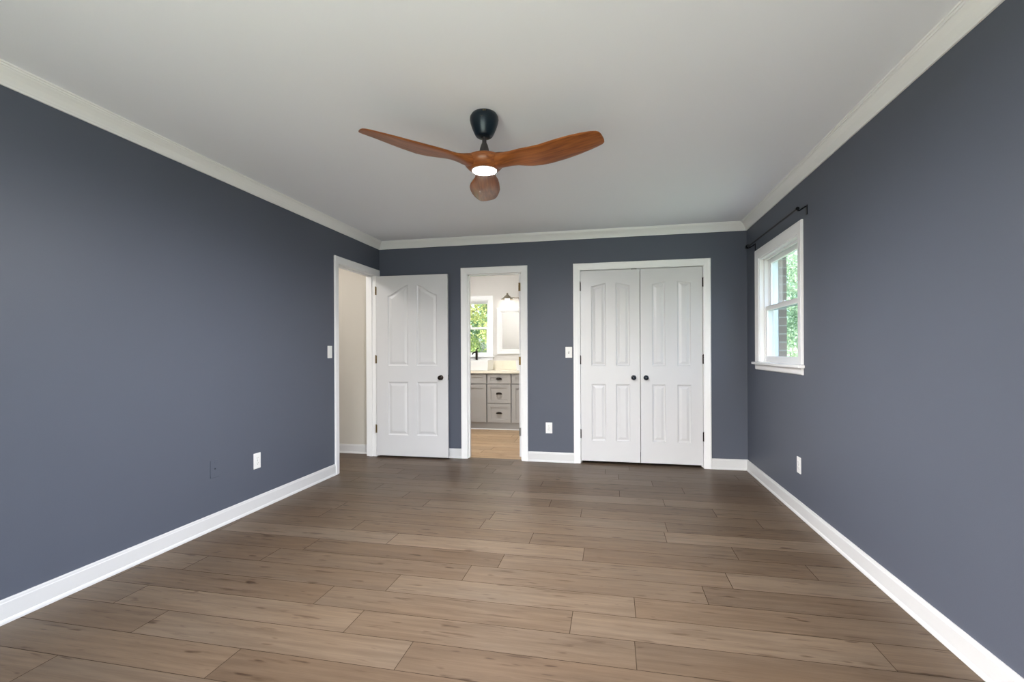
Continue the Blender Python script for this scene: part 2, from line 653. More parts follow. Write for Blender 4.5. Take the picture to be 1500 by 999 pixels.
CW = .0705
baseboard('baseboard_left', (XL, YR), (XL, E0 - CW), (1, 0), 'white baseboard along the left wall', mA=1)
baseboard('baseboard_back_left', (XL + .02, YB), (B0 - CW, YB), (0, -1), 'short white baseboard between the open door and the bathroom doorway')
baseboard('baseboard_back_middle', (B1 + CW, YB), (K0 - CW, YB), (0, -1), 'white baseboard between the bathroom doorway and the closet')
baseboard('baseboard_back_right', (K1 + CW, YB), (XR, YB), (0, -1), 'short white baseboard right of the closet', mB=1)
baseboard('baseboard_right', (XR, YR), (XR, YB), (-1, 0), 'white baseboard along the right wall', mA=1, mB=1)
baseboard('baseboard_rear_left', (XL, YR), (-1.835, YR), (0, 1), 'white baseboard behind the viewer left of the glazed opening', mA=1)
baseboard('baseboard_rear_right', (.735, YR), (XR, YR), (0, 1), 'white baseboard behind the viewer right of the glazed opening', mB=1)
baseboard('baseboard_hall', (HALL_X, HALL_Y1), (XL - TW, HALL_Y1), (0, -1), 'white baseboard in the hallway beyond the entry doorway')


# ------------------------------------------------------------------ casings with their jambs
def back_casing(name, a0, a1, z1, label, stop_y=None):
    mb = MB()
    sweep_profile(mb, u_path(a0 - .003, a1 + .003, 0, z1 + .003), CASE, lambda a, b, t: (a, YB - t, b))
    sweep_profile(mb, u_path(a0 - .003, a1 + .003, 0, z1 + .003), CASE, lambda a, b, t: (a, YBI + t, b))
    mb.box(a0 - JT, a0, YB - .001, YBI + .001, 0, z1)
    mb.box(a1, a1 + JT, YB - .001, YBI + .001, 0, z1)
    mb.box(a0 - JT, a1 + JT, YB - .001, YBI + .001, z1, z1 + JT)
    if stop_y:
        s0, s1 = stop_y
        mb.box(a0, a0 + .011, s0, s1, 0, z1)
        mb.box(a1 - .011, a1, s0, s1, 0, z1)
        mb.box(a0, a1, s0, s1, z1 - .011, z1)
    return struct(mb.build(name, M['white']), label, 'door casing')


back_casing('trim_5', B0, B1, BZ, 'white casing around the open bathroom doorway', (YB + .035, YB + .072))
back_casing('trim_6', K0, K1, KZ, 'white casing around the double closet doors', (YB + .050, YB + .085))
mb = MB()
pth = [(E0 - .003, 0, -1, 0), (E0 - .003, EZ + .003, -1, 1), (E1 + .003, EZ + .003, 1, 1), (E1 + .003, 0, 1, 0)]
sweep_profile(mb, pth, CASE, lambda a, b, t: (XL + t, a, b))
mb.box(XL - TW - .001, XL + .001, E0 - JT, E0, 0, EZ)
mb.box(XL - TW - .001, XL + .001, E1, E1 + JT, 0, EZ)
mb.box(XL - TW - .001, XL + .001, E0 - JT, E1 + JT, EZ, EZ + JT)
mb.box(XL - .085, XL - .045, E1 - .011, E1, 0, EZ)
mb.box(XL - .085, XL - .045, E0, E0 + .011, 0, EZ)
mb.box(XL - .085, XL - .045, E0, E1, EZ - .011, EZ)
tr7 = struct(mb.build('trim_7', M['white']), 'white casing around the entry doorway in the left wall', 'door casing')
MB().box(XL - .034, XL + .003, E0 - .0005, E0 + .0025, .885, .945).build('strike_plate', M['bronze'], tr7, bevel=.0008)


# ------------------------------------------------------------------ panel doors
def panel(u0, u1, z0, za, zb=None, arch=0):
    """outline at inset d, counter-clockwise; arch: the top sweeps from height za (at u0) to zb (at u1)"""
    def outline(d):
        P = [(u0 + d, z0 + d), (u1 - d, z0 + d)]
        if zb is None:
            return P + [(u1 - d, za - d), (u0 + d, za - d)]
        k = d * math.sqrt(1 + ((zb - za) / (u1 - u0)) ** 2)
        for i in range(11):
            u = u1 - d - (u1 - u0 - 2 * d) * i / 10
            t = (u - u0) / (u1 - u0)
            q = t * t * (3 - 2 * t)
            P.append((u, za + (zb - za) * (.45 * t + .55 * q) - k))
        return P
    return outline


MOULD = [(0, 0), (.004, .0045), (.012, .0085), (.020, .0090), (.026, .0070), (.044, .0022), (.047, .0020)]


def door_leaf(W, H, T, panels):
    mb = MB()
    for side in (0, 1):
        mapf = (lambda u, z, d: (u, d, z)) if side == 0 else (lambda u, z, d: (u, T - d, z))
        outer = [(0, 0), (W, 0), (W, H), (0, H)]
        loops = [outer] + [P(0) for P in panels]
        tri = tessellate_polygon([[Vector((p[0], p[1], 0)) for p in lp] for lp in loops])
        flat = [p for lp in loops for p in lp]
        mb.add([mapf(p[0], p[1], 0) for p in flat], [tuple(t) for t in tri])
        for P in panels:
            prev = None
            vs, fs = [], []
            k = len(P(0))
            for j, (ins, dep) in enumerate(MOULD):
                for q in P(ins):
                    vs.append(mapf(q[0], q[1], dep))
                if j:
                    for i in range(k):
                        i2 = (i + 1) % k
                        fs.append(((j - 1) * k + i, (j - 1) * k + i2, j * k + i2, j * k + i))
            q = P(MOULD[-1][0])
            tri = tessellate_polygon([[Vector((p[0], p[1], 0)) for p in q]])
            base = (len(MOULD) - 1) * k
            fs += [tuple(base + i for i in t) for t in tri]
            mb.add(vs, fs)
    mb.add([(0, 0, 0), (W, 0, 0), (W, 0, H), (0, 0, H), (0, T, 0), (W, T, 0), (W, T, H), (0, T, H)],
           [(0, 4, 5, 1), (1, 5, 6, 2), (2, 6, 7, 3), (3, 7, 4, 0)])
    return mb


KNOB = [(.0, 0), (.031, 0), (.031, .004), (.024, .008), (.012, .012), (.0105, .026), (.017, .031), (.0255, .039), (.0275, .048), (.025, .057), (.017, .063), (0, .065)]


def knob(parent, loc, m, s=1.0, back_T=None):
    MB().lathe([(r * s, h * s) for r, h in KNOB], 'Y').build('door_knob', m, parent, loc)
    if back_T is not None:
        MB().lathe([(r * s, h * s) for r, h in KNOB], 'Y').build('door_knob', m, parent, (loc[0], loc[1] + back_T, loc[2]), (0, 0, PI))


def hinge(parent, loc, m, leaf=.022, side=1, axis='front', h=.092):
    mb = MB()
    n = 5
    for i in range(n):
        a, b = -h / 2 + i * h / n, -h / 2 + (i + 1) * h / n
        mb.lathe([(.0055, a + .0006), (.006, a + .0014), (.006, b - .0014), (.0055, b - .0006)], n=12)
    mb.lathe([(.004, h / 2), (.0045, h / 2 + .003), (.002, h / 2 + .006), (0, h / 2 + .0065)], n=12)
    if axis == 'front':
        mb.box(0, leaf * side, .003, .006, -h / 2, h / 2) if side > 0 else mb.box(leaf * side, 0, .003, .006, -h / 2, h / 2)
    else:
        mb.box(-.0012, .0012, 0, leaf, -h / 2, h / 2)
    mb.build('hinge', m, parent, loc)


# entry door: open, standing a little in front of the far wall
EW, EH, ET = .852, 2.052, .035
pan = [panel(.143, .385, 1.027, 1.822, 1.945, 1),
       panel(.488, .730, 1.027, 1.945, 1.822, 1),
       panel(.143, .385, .237, .842), panel(.488, .730, .237, .842)]
door1 = struct(door_leaf(EW, EH, ET, pan).build('door_1', M['doorw'], loc=(-2.642, 5.036, .021), rot=(0, 0, math.radians(1.6)), bevel=0),
               'white four panel entry door standing open against the far wall', 'door')
knob(door1, (.773, 0, .893), M['bronze'], .92)
MB().lathe([(0, 0), (.026, 0), (.026, .003), (.012, .006), (.011, .022), (.02, .026), (.024, .032), (.02, .039), (0, .041)], 'Y').build('door_knob', M['bronze'], door1, (.773, ET, .893), (0, 0, PI))
lp = MB()
lp.box(EW - .0005, EW + .0015, .006, ET - .006, .865, .925)
lp.box(EW + .001, EW + .010, .012, .022, .887, .903)
lp.build('latch_plate', M['steel'], door1, bevel=.0006)
for z in (1.885, 1.098, .303):
    hinge(door1, (-.006, -.004, z), M['brass'], .012, 1)

# closet doors
CH, CT = 2.034, .035
lp_ = [panel(.113, .265, 1.016, 1.868, 1.897, 1), panel(.368, .513, 1.016, 1.897 - 0, 1.868, 1),
       panel(.113, .265, .216, .822), panel(.368, .513, .216, .822)]
rp_ = [panel(.118, .250, 1.016, 1.868, 1.892, 1), panel(.368, .502, 1.016, 1.897, 1.875, 1),
       panel(.118, .250, .224, .822), panel(.368, .502, .224, .822)]
CLW = .6155
door3 = struct(door_leaf(CLW, CH, CT, lp_).build('door_3', M['doorw'], loc=(-.3225, YB + .012, .028)), 'left white leaf of the double closet doors, knob at its right edge', 'door')
door4 = struct(door_leaf(CLW, CH, CT, rp_).build('door_4', M['doorw'], loc=(.2985, YB + .012, .028)), 'right white leaf of the double closet doors, knob at its left edge', 'door')
for d, u in ((door3, CLW - .064), (door4, .056)):
    MB().lathe([(r * .86, h * .86) for r, h in KNOB], 'Y').build('door_knob', M['knobm'], d, (u, 0, .893))
for z in (1.867, 1.08, .288):
    hinge(door3, (-.004, -.013, z), M['bronze'], .008, 1)
    hinge(door4, (CLW + .004, -.013, z + .005), M['bronze'], .008, -1)
MB().lathe([(.0, 0), (.004, 0), (.004, .028), (.008, .030), (.008, .036), (0, .037)], 'X', n=12).build('hinge_pin_stop', M['steel'], door3, (-.034, -.013, 1.918))
mbs = MB()
mbs.box(-.012, .045, 0, .03, 0, .0055)
mbs.build('ball_catch', M['bronze'], door3, (CLW - .075, -.002, CH - .0005))

# bathroom door: swung fully into the bathroom, only its hinge edge shows
bp = [panel(.11, .265, 1.027, 1.87, 1.9, 1), panel(.345, .50, 1.027, 1.9, 1.87, 1), panel(.11, .265, .237, .842), panel(.345, .50, .237, .842)]
door2 = struct(door_leaf(.61, 2.04, .035, bp).build('door_2', M['doorw'], loc=(-.9765, YBI - .030, .022), rot=(0, 0, math.radians(90))),
               'white bathroom door swung open into the bathroom, its hinge edge showing at the doorway', 'door')
knob(door2, (.55, 0, .893), M['bronze'], .9)
for z, m in ((1.905, 'brass'), (1.075, 'brass'), (.28, 'steel')):
    mb = MB()
    mb.box(-.0016, .0002, .006, .032, -.046, .046)
    for i in range(5):
        a, b = -.046 + i * .0184, -.046 + (i + 1) * .0184
        mb.lathe([(.0055, a + .0006), (.006, a + .0014), (.006, b - .0014), (.0055, b - .0006)], n=12, o=(-.004, .034, 0))
    mb.build('hinge', M[m], door2, (0, 0, z))


# ------------------------------------------------------------------ windows
def sash(mb, a0, a1, z0, z1, d0, d1, st, rt, rb, f):
    """frame of a sash between depths d0,d1; f(a,d,z)->xyz"""
    def bx(aa, ab, za, zb):
        p, q = f(aa, d0, za), f(ab, d1, zb)
        mb.box(min(p[0], q[0]), max(p[0], q[0]), min(p[1], q[1]), max(p[1], q[1]), za, zb)
    bx(a0, a0 + st, z0, z1)
    bx(a1 - st, a1, z0, z1)
    bx(a0 + st, a1 - st, z0, z0 + rb)
    bx(a0 + st, a1 - st, z1 - rt, z1)


def sash_window(name, a0, a1, z0, z1, f, meet, glass, label, deep=.125, ext=.20):
    def bx(mb, aa, ab, da, db, za, zb):
        p, q = f(aa, da, za), f(ab, db, zb)
        mb.box(min(p[0], q[0]), max(p[0], q[0]), min(p[1], q[1]), max(p[1], q[1]), za, zb)
    mb = MB()
    jt = .012
    # jamb liner all round
    bx(mb, a0, a0 + jt, 0, deep, z0, z1)
    bx(mb, a1 - jt, a1, 0, deep, z0, z1)
    bx(mb, a0 + jt, a1 - jt, 0, deep, z1 - jt, z1)
    bx(mb, a0 + jt, a1 - jt, .03, deep, z0, z0 + jt)
    # side tracks between the sashes
    for (aa, ab) in ((a0 + jt, a0 + jt + .018), (a1 - jt - .018, a1 - jt)):
        bx(mb, aa, ab, .036, .044, z0, z1 - jt)
        bx(mb, aa, ab, .074, .080, z0, z1 - jt)
        bx(mb, aa, ab, .110, deep, z0, z1 - jt)
    bx(mb, a0 + jt, a1 - jt, .036, .044, z1 - jt - .02, z1 - jt)
    bx(mb, a0 + jt, a1 - jt, .110, deep, z1 - jt - .02, z1 - jt)
    # outside casing
    bx(mb, a0 - .03, a0 + .014, deep, ext, z0 - .02, z1 + .02)
    bx(mb, a1 - .014, a1 + .03, deep, ext, z0 - .02, z1 + .02)
    bx(mb, a0 + .014, a1 - .014, deep, ext, z1 - .012, z1 + .02)
    bx(mb, a0 + .014, a1 - .014, deep, ext, z0 - .02, z0 + .012)
    root = struct(mb.build(name, M['white']), label, 'window')
    b0, b1 = a0 + jt + .001, a1 - jt - .001
    lo = MB()
    sash(lo, b0, b1, z0 + .012, meet + .018, .045, .073, .042, .036, .052, f)
    l = lo.build('lower_sash', M['white'], root, bevel=.002)
    g = MB()
    bx(g, b0 + .04, b1 - .04, .057, .061, z0 + .06, meet - .016)
    g.build('pane', glass, l)
    up = MB()
    sash(up, b0, b1, meet - .018, z1 - jt - .001, .081, .109, .040, .042, .036, f)
    u = up.build('upper_sash', M['white'], root, bevel=.002)
    g = MB()
    bx(g, b0 + .038, b1 - .038, .093, .097, meet + .016, z1 - jt - .04)
    g.build('pane', glass, u)
    lk = MB()
    m = (a0 + a1) / 2
    bx(lk, m - .028, m + .028, .048, .070, meet + .018, meet + .026)
    bx(lk, m - .008, m + .030, .052, .062, meet + .026, meet + .034)
    lk.build('sash_lock', M['white'], l, bevel=.001)
    return root


def tee(mb, P, z0, z1):
    n = len(P)
    mb.add([(x, y, z0) for x, y in P] + [(x, y, z1) for x, y in P],
           [tuple(range(n))[::-1], tuple(range(n, 2 * n))] + [(i, (i + 1) % n, n + (i + 1) % n, n + i) for i in range(n)])


fR = lambda a, d, z: (XR + d, a, z)
win1 = sash_window('window_1', W0, W1, WZ0, WZ1, fR, 1.578, M['glass'], 'white double hung sash window in the right wall', .13, .158)
CASW = [(wv * .084 / .070, t) for wv, t in CASE]
mb = MB()
sweep_profile(mb, u_path(W0, W1, WZ0 + .012, WZ1), CASW, lambda a, b, t: (XR - t, a, b))
mb.build('window_casing', M['white'], win1)
mb = MB()
tee(mb, [(XR - .045, W0 - .105), (XR - .0005, W0 - .105), (XR - .0005, W0), (XR + .036, W0), (XR + .036, W1), (XR - .0005, W1), (XR - .0005, W1 + .105), (XR - .045, W1 + .105)],
    WZ0 - .012, WZ0 + .010)
mb.build('window_sill', M['white'], win1, bevel=.004)
mb = MB()
mb.add([(XR, W0 - .083, WZ0 - .012), (XR - .018, W0 - .083, WZ0 - .012), (XR - .016, W0 - .083, WZ0 - .055), (XR - .008, W0 - .083, WZ0 - .062), (XR, W0 - .083, WZ0 - .062),
        (XR, W1 + .083, WZ0 - .012), (XR - .018, W1 + .083, WZ0 - .012), (XR - .016, W1 + .083, WZ0 - .055), (XR - .008, W1 + .083, WZ0 - .062), (XR, W1 + .083, WZ0 - .062)],
       [(0, 1, 2, 3, 4), (5, 9, 8, 7, 6)] + [(i, (i + 1) % 5, 5 + (i + 1) % 5, 5 + i) for i in range(5)])
mb.build('apron', M['white'], win1)

fB = lambda a, d, z: (a, BY1 + d, z)
win2 = sash_window('window_2', V0, V1, VZ0, VZ1, fB, 1.595, M['clear'], 'white sash window in the bathroom above the left sink', .13, .17)
mb = MB()
sweep_profile(mb, u_path(V0, V1, VZ0 + .012, VZ1), CASE, lambda a, b, t: (a, BY1 - t, b))
mb.build('window_casing', M['white'], win2)
mb = MB()
tee(mb, [(V0 - .09, BY1 - .035), (V1 + .09, BY1 - .035), (V1 + .09, BY1 - .0005), (V1, BY1 - .0005), (V1, BY1 + .036), (V0, BY1 + .036), (V0, BY1 - .0005), (V0 - .09, BY1 - .0005)],
    VZ0 - .014, VZ0 + .010)
mb.build('window_sill', M['white'], win2, bevel=.003)
MB().box(V0 - .07, V1 + .07, BY1 - .014, BY1, VZ0 - .060, VZ0 - .014).build('apron', M['white'], win2, bevel=.003)

# unseen window behind the viewer, extended to the floor for more bounced sun
mb = MB()
for xa, xb in ((R0, R0 + .05), (R1 - .05, R1), ((R0 + R1) / 2 - .03, (R0 + R1) / 2 + .03)):
    mb.box(xa, xb, YR - .11, YR - .03, RZ0, RZ1)
mb.box(R0, R1, YR - .11, YR - .03, RZ0, RZ0 + .05)
mb.box(R0, R1, YR - .11, YR - .03, RZ1 - .05, RZ1)
win3 = struct(mb.build('window_3', M['white'], bevel=.003), 'unseen broad white window frame behind the viewer, extended to the floor for bounced sun', 'window')
mb = MB()
sweep_profile(mb, u_path(R0, R1, RZ0, RZ1), CASW, lambda a, b, t: (a, YR + t, b))
mb.build('window_casing', M['white'], win3)


# ------------------------------------------------------------------ CEILING FAN
FX, FY = -.6685, 2.496
fan = tag(empty('ceiling_fan', (FX, FY, ZC)), 'ceiling fan with three walnut blades, black canopy and lit round lamp', 'ceiling fan')
cn = MB().lathe([(.0, 0), (.066, 0), (.0695, -.004), (.0765, -.016), (.078, -.029), (.0755, -.044), (.066, -.074), (.055, -.100), (.047, -.115), (.041, -.121), (.030, -.124), (.0, -.124)], n=48).build('canopy', M['navy'], fan)
for dx in (-.005, .005):
    MB().lathe([(0, 0), (.0032, 0), (.0032, .003), (.002, .0042), (0, .0045)], 'Y', n=12).build('screw', M['brass'], cn, (dx + .0195, -.0722, -.012), (0, 0, .26))
MB().lathe([(.0042, 0), (.0052, .0008), (.0062, 0)], 'Y', n=20).build('badge', M['stem'], cn, (.007, -.0755, -.040), (0, 0, .1))
MB().lathe([(.0, -.12), (.0118, -.12), (.0118, -.150), (.0135, -.156), (.019, -.168), (.0235, -.185), (.027, -.203), (.034, -.218), (.046, -.228), (.0, -.228)], n=32).build('downrod', M['stem'], fan)
hub = MB().lathe([(.0, -.218), (.050, -.221), (.082, -.228), (.104, -.240), (.110, -.256), (.104, -.274), (.090, -.290), (.078, -.300), (.071, -.303), (.0, -.303)], n=48).build('hub', M['blade'], fan)
MB().lathe([(.069, -.302), (.0695, -.305), (.063, -.307), (.0605, -.302)], n=48).build('lamp_ring', M['plate'], hub)
MB().lathe([(.061, -.303), (.060, -.306), (.054, -.3085), (.041, -.3105), (.020, -.3118), (.0, -.312)], n=48).build('lamp_lens', M['lens'], fan)


def blade_mesh():
    #   r,   chord, offset, z,   pitch, thick
    st = [(.050, .080, .000, -.262, 6, .072), (.080, .098, .000, -.263, 8, .068), (.110, .106, .001, -.264, 10, .056), (.145, .110, .004, -.265, 11.5, .040), (.180, .120, .007, -.266, 12, .030),
          (.215, .144, .012, -.268, 11, .025), (.250, .166, .015, -.270, 9.5, .022), (.300, .180, .017, -.273, 8, .020), (.360, .183, .017, -.273, 7.5, .018), (.440, .178, .015, -.267, 9, .016),
          (.515, .163, .014, -.260, 10.5, .014), (.575, .143, .013, -.255, 11.5, .012), (.620, .124, .012, -.252, 11.5, .010), (.645, .106, .012, -.251, 11.5, .009), (.657, .084, .011, -.251, 11.5, .008), (.662, .050, .010, -.251, 11.5, .006)]
    n = 20
    vs, fs = [], []
    for r, c, e, z, p, t in st:
        p = math.radians(p)
        for i in range(n):
            a = 2 * PI * i / n
            ca, sa = math.cos(a), math.sin(a)
            v = e + c / 2 * math.copysign(abs(ca) ** .8, ca)
            h = t / 2 * math.copysign(abs(sa) ** .8, sa)
            vs.append((r, v * math.cos(p) + h * math.sin(p), z - v * math.sin(p) + h * math.cos(p)))
    for j in range(len(st) - 1):
        for i in range(n):
            i2 = (i + 1) % n
            fs.append((j * n + i, j * n + i2, (j + 1) * n + i2, (j + 1) * n + i))
    fs.append(tuple(range(n)))
    fs.append(tuple(range((len(st) - 1) * n, len(st) * n)))
    return MB().add(vs, fs, 0, True)


b0 = None
for k in range(3):
    if b0 is None:
        o = b0 = blade_mesh().build('blade', M['blade'], fan)
    else:
        o = b0.copy()
        C.objects.link(o)
        o.parent = fan
    # the rotor hangs about a degree out of level, its right side lower
    tilt = Matrix.Translation((0, 0, -.26)) @ Matrix.Rotation(math.radians(1.4), 4, Vector((-.204, .979, 0))) @ Matrix.Translation((0, 0, .26))
    o.matrix_basis = tilt @ Matrix.Rotation(math.radians(101.8 + 120 * k), 4, 'Z')

# ------------------------------------------------------------------ CURTAIN ROD
CD, CZ = .062, 2.186
rod = tag(empty('curtain_rod', (XR, 4.26, CZ)), 'black curtain rod above the right window', 'curtain rod')
MB().tube([(-CD, -.60, 0), (-CD, .60, 0)], .0085).build('rod', M['black'], rod)
for s in (-1, 1):
    MB().lathe([(0, -.030), (.010, -.028), (.018, -.020), (.022, -.006), (.022, .004), (.017, .018), (.010, .026), (.0115, .030), (.0115, .052), (0, .053)], 'Y', n=20).build('finial', M['black'], rod, (-CD, -.625 * -s * -1 if s < 0 else .625, 0), (0, 0, 0 if s > 0 else PI))
    mb = MB()
    yb_ = s * .605
    mb.tube([(-CD, yb_, -.012), (-CD + .012, yb_, -.014), (-.012, yb_, .012), (-.003, yb_, .012)], .0055, 10)
    mb.box(-.005, 0, yb_ - .010, yb_ + .010, -.045, .022)
    mb.tube([(-CD, yb_ - .008, 0), (-CD, yb_ + .008, 0)], .0125, 14)
    mb.build('bracket', M['black'], rod)


# ------------------------------------------------------------------ switches and outlets
def wall_plate(name, loc, rz, label, cat, kind, m=None, group=None):
    """local: plate in XZ, front towards -Y"""
    r = tag(empty(name, loc, rz), label, cat, group=group)
    pm = m or M['plate']
    MB().box(-.036, .036, -.005, 0, -.059, .059).build('cover_plate', pm, r, bevel=.0022)
    if kind == 'rocker':
        mb = MB()
        mb.add([(-.0165, -.005, -.033), (.0165, -.005, -.033), (.0165, -.005, .033), (-.0165, -.005, .033),
                (-.0165, -.0105, -.033), (.0165, -.0105, -.033), (.0165, -.0065, .033), (-.0165, -.0065, .033)],
               [(4, 5, 6, 7), (0, 1, 5, 4), (1, 2, 6, 5), (2, 3, 7, 6), (3, 0, 4, 7)])
        mb.build('rocker', pm, r)
    elif kind == 'toggle':
        MB().box(-.0055, .0055, -.0065, -.004, -.0125, .0125).build('toggle_slot', M['slot'], r)
        mb = MB()
        mb.add([(-.0045, -.005, -.008), (.0045, -.005, -.008), (.0045, -.005, .006), (-.0045, -.005, .006),
                (-.0038, -.018, .004), (.0038, -.018, .004), (.0038, -.018, .012), (-.0038, -.018, .012)],
               [(4, 5, 6, 7), (0, 1, 5, 4), (1, 2, 6, 5), (2, 3, 7, 6), (3, 0, 4, 7)])
        mb.build('toggle', pm, r)
    elif kind == 'outlet':
        for z in (-.0195, .0195):
            rc = MB().lathe([(0, .0), (.0165, .0), (.0165, .0062), (.0155, .0072), (0, .0072)], 'Y', n=24).build('receptacle', pm, r, (0, 0, z))
            sl = MB()
            sl.box(-.0075, -.0055, -.0076, -.0066, -.001, .0075)
            sl.box(.0055, .0075, -.0076, -.0066, .0005, .0065)
            sl.lathe([(0, .0066), (.0022, .0066), (.0022, .0076), (0, .0076)], 'Y', o=(0, 0, -.0075), n=12)
            sl.build('slot', M['slot'], rc)
        MB().lathe([(0, .004), (.003, .004), (.003, .006), (0, .0064)], 'Y', n=12).build('screw', M['steel'], r)
    elif kind == 'jack':
        MB().lathe([(.0, .004), (.0075, .004), (.0065, .0075), (.0050, .0075), (.0045, .004)], 'Y', n=20).build('jack_rim', pm, r)
        MB().lathe([(0, .0045), (.0046, .0045), (.0046, .0052), (0, .0052)], 'Y', n=16).build('jack_hole', M['black'], r)
        for z in (-.042, .042):
            MB().lathe([(0, .004), (.003, .004), (.003, .006), (0, .0064)], 'Y', n=12).build('screw', pm, r, (0, 0, z))
    return r


LR, RR = PI / 2, -PI / 2
wall_plate('light_switch', (XL, 4.139, 1.206), LR, 'white light switch on the left wall beside the entry doorway', 'light switch', 'rocker')
wall_plate('light_switch', (-.4495, YB, 1.191), 0, 'white light switch on the far wall left of the closet', 'light switch', 'toggle')
wall_plate('wall_outlet', (XL, 3.170, .375), LR, 'white outlet low on the left wall', 'wall outlet', 'outlet')
wall_plate('wall_outlet', (-.668, YB, .370), 0, 'white outlet on the far wall between bathroom doorway and closet', 'wall outlet', 'outlet')
wall_plate('wall_outlet', (XR, 3.817, .365), RR, 'white outlet low on the right wall under the window', 'wall outlet', 'outlet')
wall_plate('cable_jack_plate', (XL, 2.772, .410), LR, 'blue painted cable jack plate low on the left wall', 'wall plate', 'jack', M['blue'])

# ------------------------------------------------------------------ BATHROOM
VY = 7.092
VX0, VX1 = -2.53, -.84
van = tag(empty('bathroom_vanity', ((VX0 + VX1) / 2, VY, 0)), 'grey shaker vanity cabinet with dark cup pulls in the bathroom', 'vanity')
ox = (VX0 + VX1) / 2


def vbox(mb, x0, x1, y0_, y1_, z0, z1):
    return mb.box(x0 - ox, x1 - ox, y0_, y1_, z0, z1)


mb = MB()
vbox(mb, VX0, VX1, .045, .55, .105, .868)
vbox(mb, VX0, VX1, .075, .55, 0, .105)
mb.build('cabinet_body', M['vanity'], van, bevel=.0015)
mb = MB()
vbox(mb, VX0, VX1, .055, .075, .016, .104)
mb.build('toe_kick', M['vanity'], van)
mb = MB()
vbox(mb, VX0, VX1, .036, .055, 0, .014)
mb.build('base_strip', M['white'], van)


def shaker(x0, x1, z0, z1, name, fr=.05):
    mb = MB()
    vbox(mb, x0, x1, .011, .044, z0, z1)
    vbox(mb, x0, x0 + fr, 0, .0115, z0, z1)
    vbox(mb, x1 - fr, x1, 0, .0115, z0, z1)
    f2 = min(fr, (z1 - z0) * .3)
    vbox(mb, x0 + fr, x1 - fr, 0, .0115, z0, z0 + f2)
    vbox(mb, x0 + fr, x1 - fr, 0, .0115, z1 - f2, z1)
    return mb.build(name, M['vanity'], van, bevel=.001)


def cup_pull(parent, x, z):
    """half-dome bin pull, open below"""
    mb = MB()
    nu, nv = 14, 6
    vs, fs = [], []
    for j in range(nv + 1):
        for i in range(nu + 1):
            a = PI * i / nu
            b = PI / 2 * j / nv
            vs.append((x - ox + .044 * math.cos(a) * math.cos(b) if j < nv else x - ox, -.024 * math.sin(b) * 1.0 - .001, z - .013 + .026 * math.sin(a) * math.cos(b)))
    for j in range(nv):
        for i in range(nu):
            p = j * (nu + 1) + i
            fs.append((p, p + 1, p + nu + 2, p + nu + 1))
    mb.add(vs, fs, 0, True)
    # flat lip round the dome
    vs, fs = [], []
    for i in range(nu + 1):
        a = PI * i / nu
        for s in (1.0, 1.13):
            vs.append((x - ox + .044 * s * math.cos(a), -.002, z - .013 + .026 * s * math.sin(a)))
    for i in range(nu):
        fs.append((2 * i, 2 * i + 1, 2 * i + 3, 2 * i + 2))
    mb.add(vs, fs, 0)
    o = mb.build('cup_pull', M['bronze'], parent)
    sd = o.modifiers.new('thick', 'SOLIDIFY')
    sd.thickness = .002


DX0, DX1 = -1.868, -1.504
for z0, z1 in ((.713, .855), (.415, .700), (.118, .402)):
    dr = shaker(DX0, DX1, z0, z1, 'drawer')
    cup_pull(dr, (DX0 + DX1) / 2, (z0 + z1) / 2 + .004)
for xa, xb in ((-2.512, -1.888), (-1.484, -.860)):
    shaker(xa, xb, .713, .855, 'false_drawer_front')
    xm = (xa + xb) / 2
    for pa, pb, kx in ((xa, xm - .002, xm - .03), (xm + .002, xb, xm + .03)):
        d = shaker(pa, pb, .118, .700, 'cabinet_door', .058)
        MB().lathe([(0, 0), (.006, 0), (.005, .010), (.012, .018), (.013, .023), (.009, .027), (0, .028)], 'Y', n=16).build('knob', M['bronze'], d, (kx - ox, 0, .64))
# worktop
ct = tag(MB().box(VX0 - .012, VX1 + .012, VY - .022, BY1 - .001, .869, .907).build('countertop', M['quartz'], bevel=.003),
         'cream countertop on the grey bathroom vanity', 'countertop')
MB().box(VX0 - .012, VX1 + .012, BY1 - .022, BY1 - .001, .9075, 1.056).build('backsplash', M['quartz'], ct, bevel=.002)


def basin(cx, label):
    r = tag(empty('vessel_sink', (cx, 7.385, .908)), label, 'sink', group='white sinks on the vanity')
    hx, hy, H, t = .312, .185, .158, .016
    mb = MB()
    o4 = [(-hx, -hy), (hx, -hy), (hx, hy), (-hx, hy)]
    k = .965
    vs = [(x * k, y * k, 0) for x, y in o4] + [(x, y, H) for x, y in o4] + \
         [(x - math.copysign(t, x), y - math.copysign(t, y), H) for x, y in o4] + [(x * .86, y * .82, .022) for x, y in o4]
    fs = [(0, 3, 2, 1)] + [(i, (i + 1) % 4, 4 + (i + 1) % 4, 4 + i) for i in range(4)] + \
         [(4 + i, 4 + (i + 1) % 4, 8 + (i + 1) % 4, 8 + i) for i in range(4)] + \
         [(8 + i, 8 + (i + 1) % 4, 12 + (i + 1) % 4, 12 + i) for i in range(4)] + [(12, 13, 14, 15)]
    mb.add(vs, fs)
    mb.build('basin', M['ceramic'], r, bevel=.006, seg=3)
    MB().lathe([(0, .0222), (.022, .0222), (.022, .0245), (.012, .026), (0, .026)], n=20).build('drain', M['steel'], r)


basin(-2.196, 'white rectangular sink under the bathroom window')
basin(-1.133, 'white rectangular sink right of the vanity drawers, mostly hidden by the door frame')
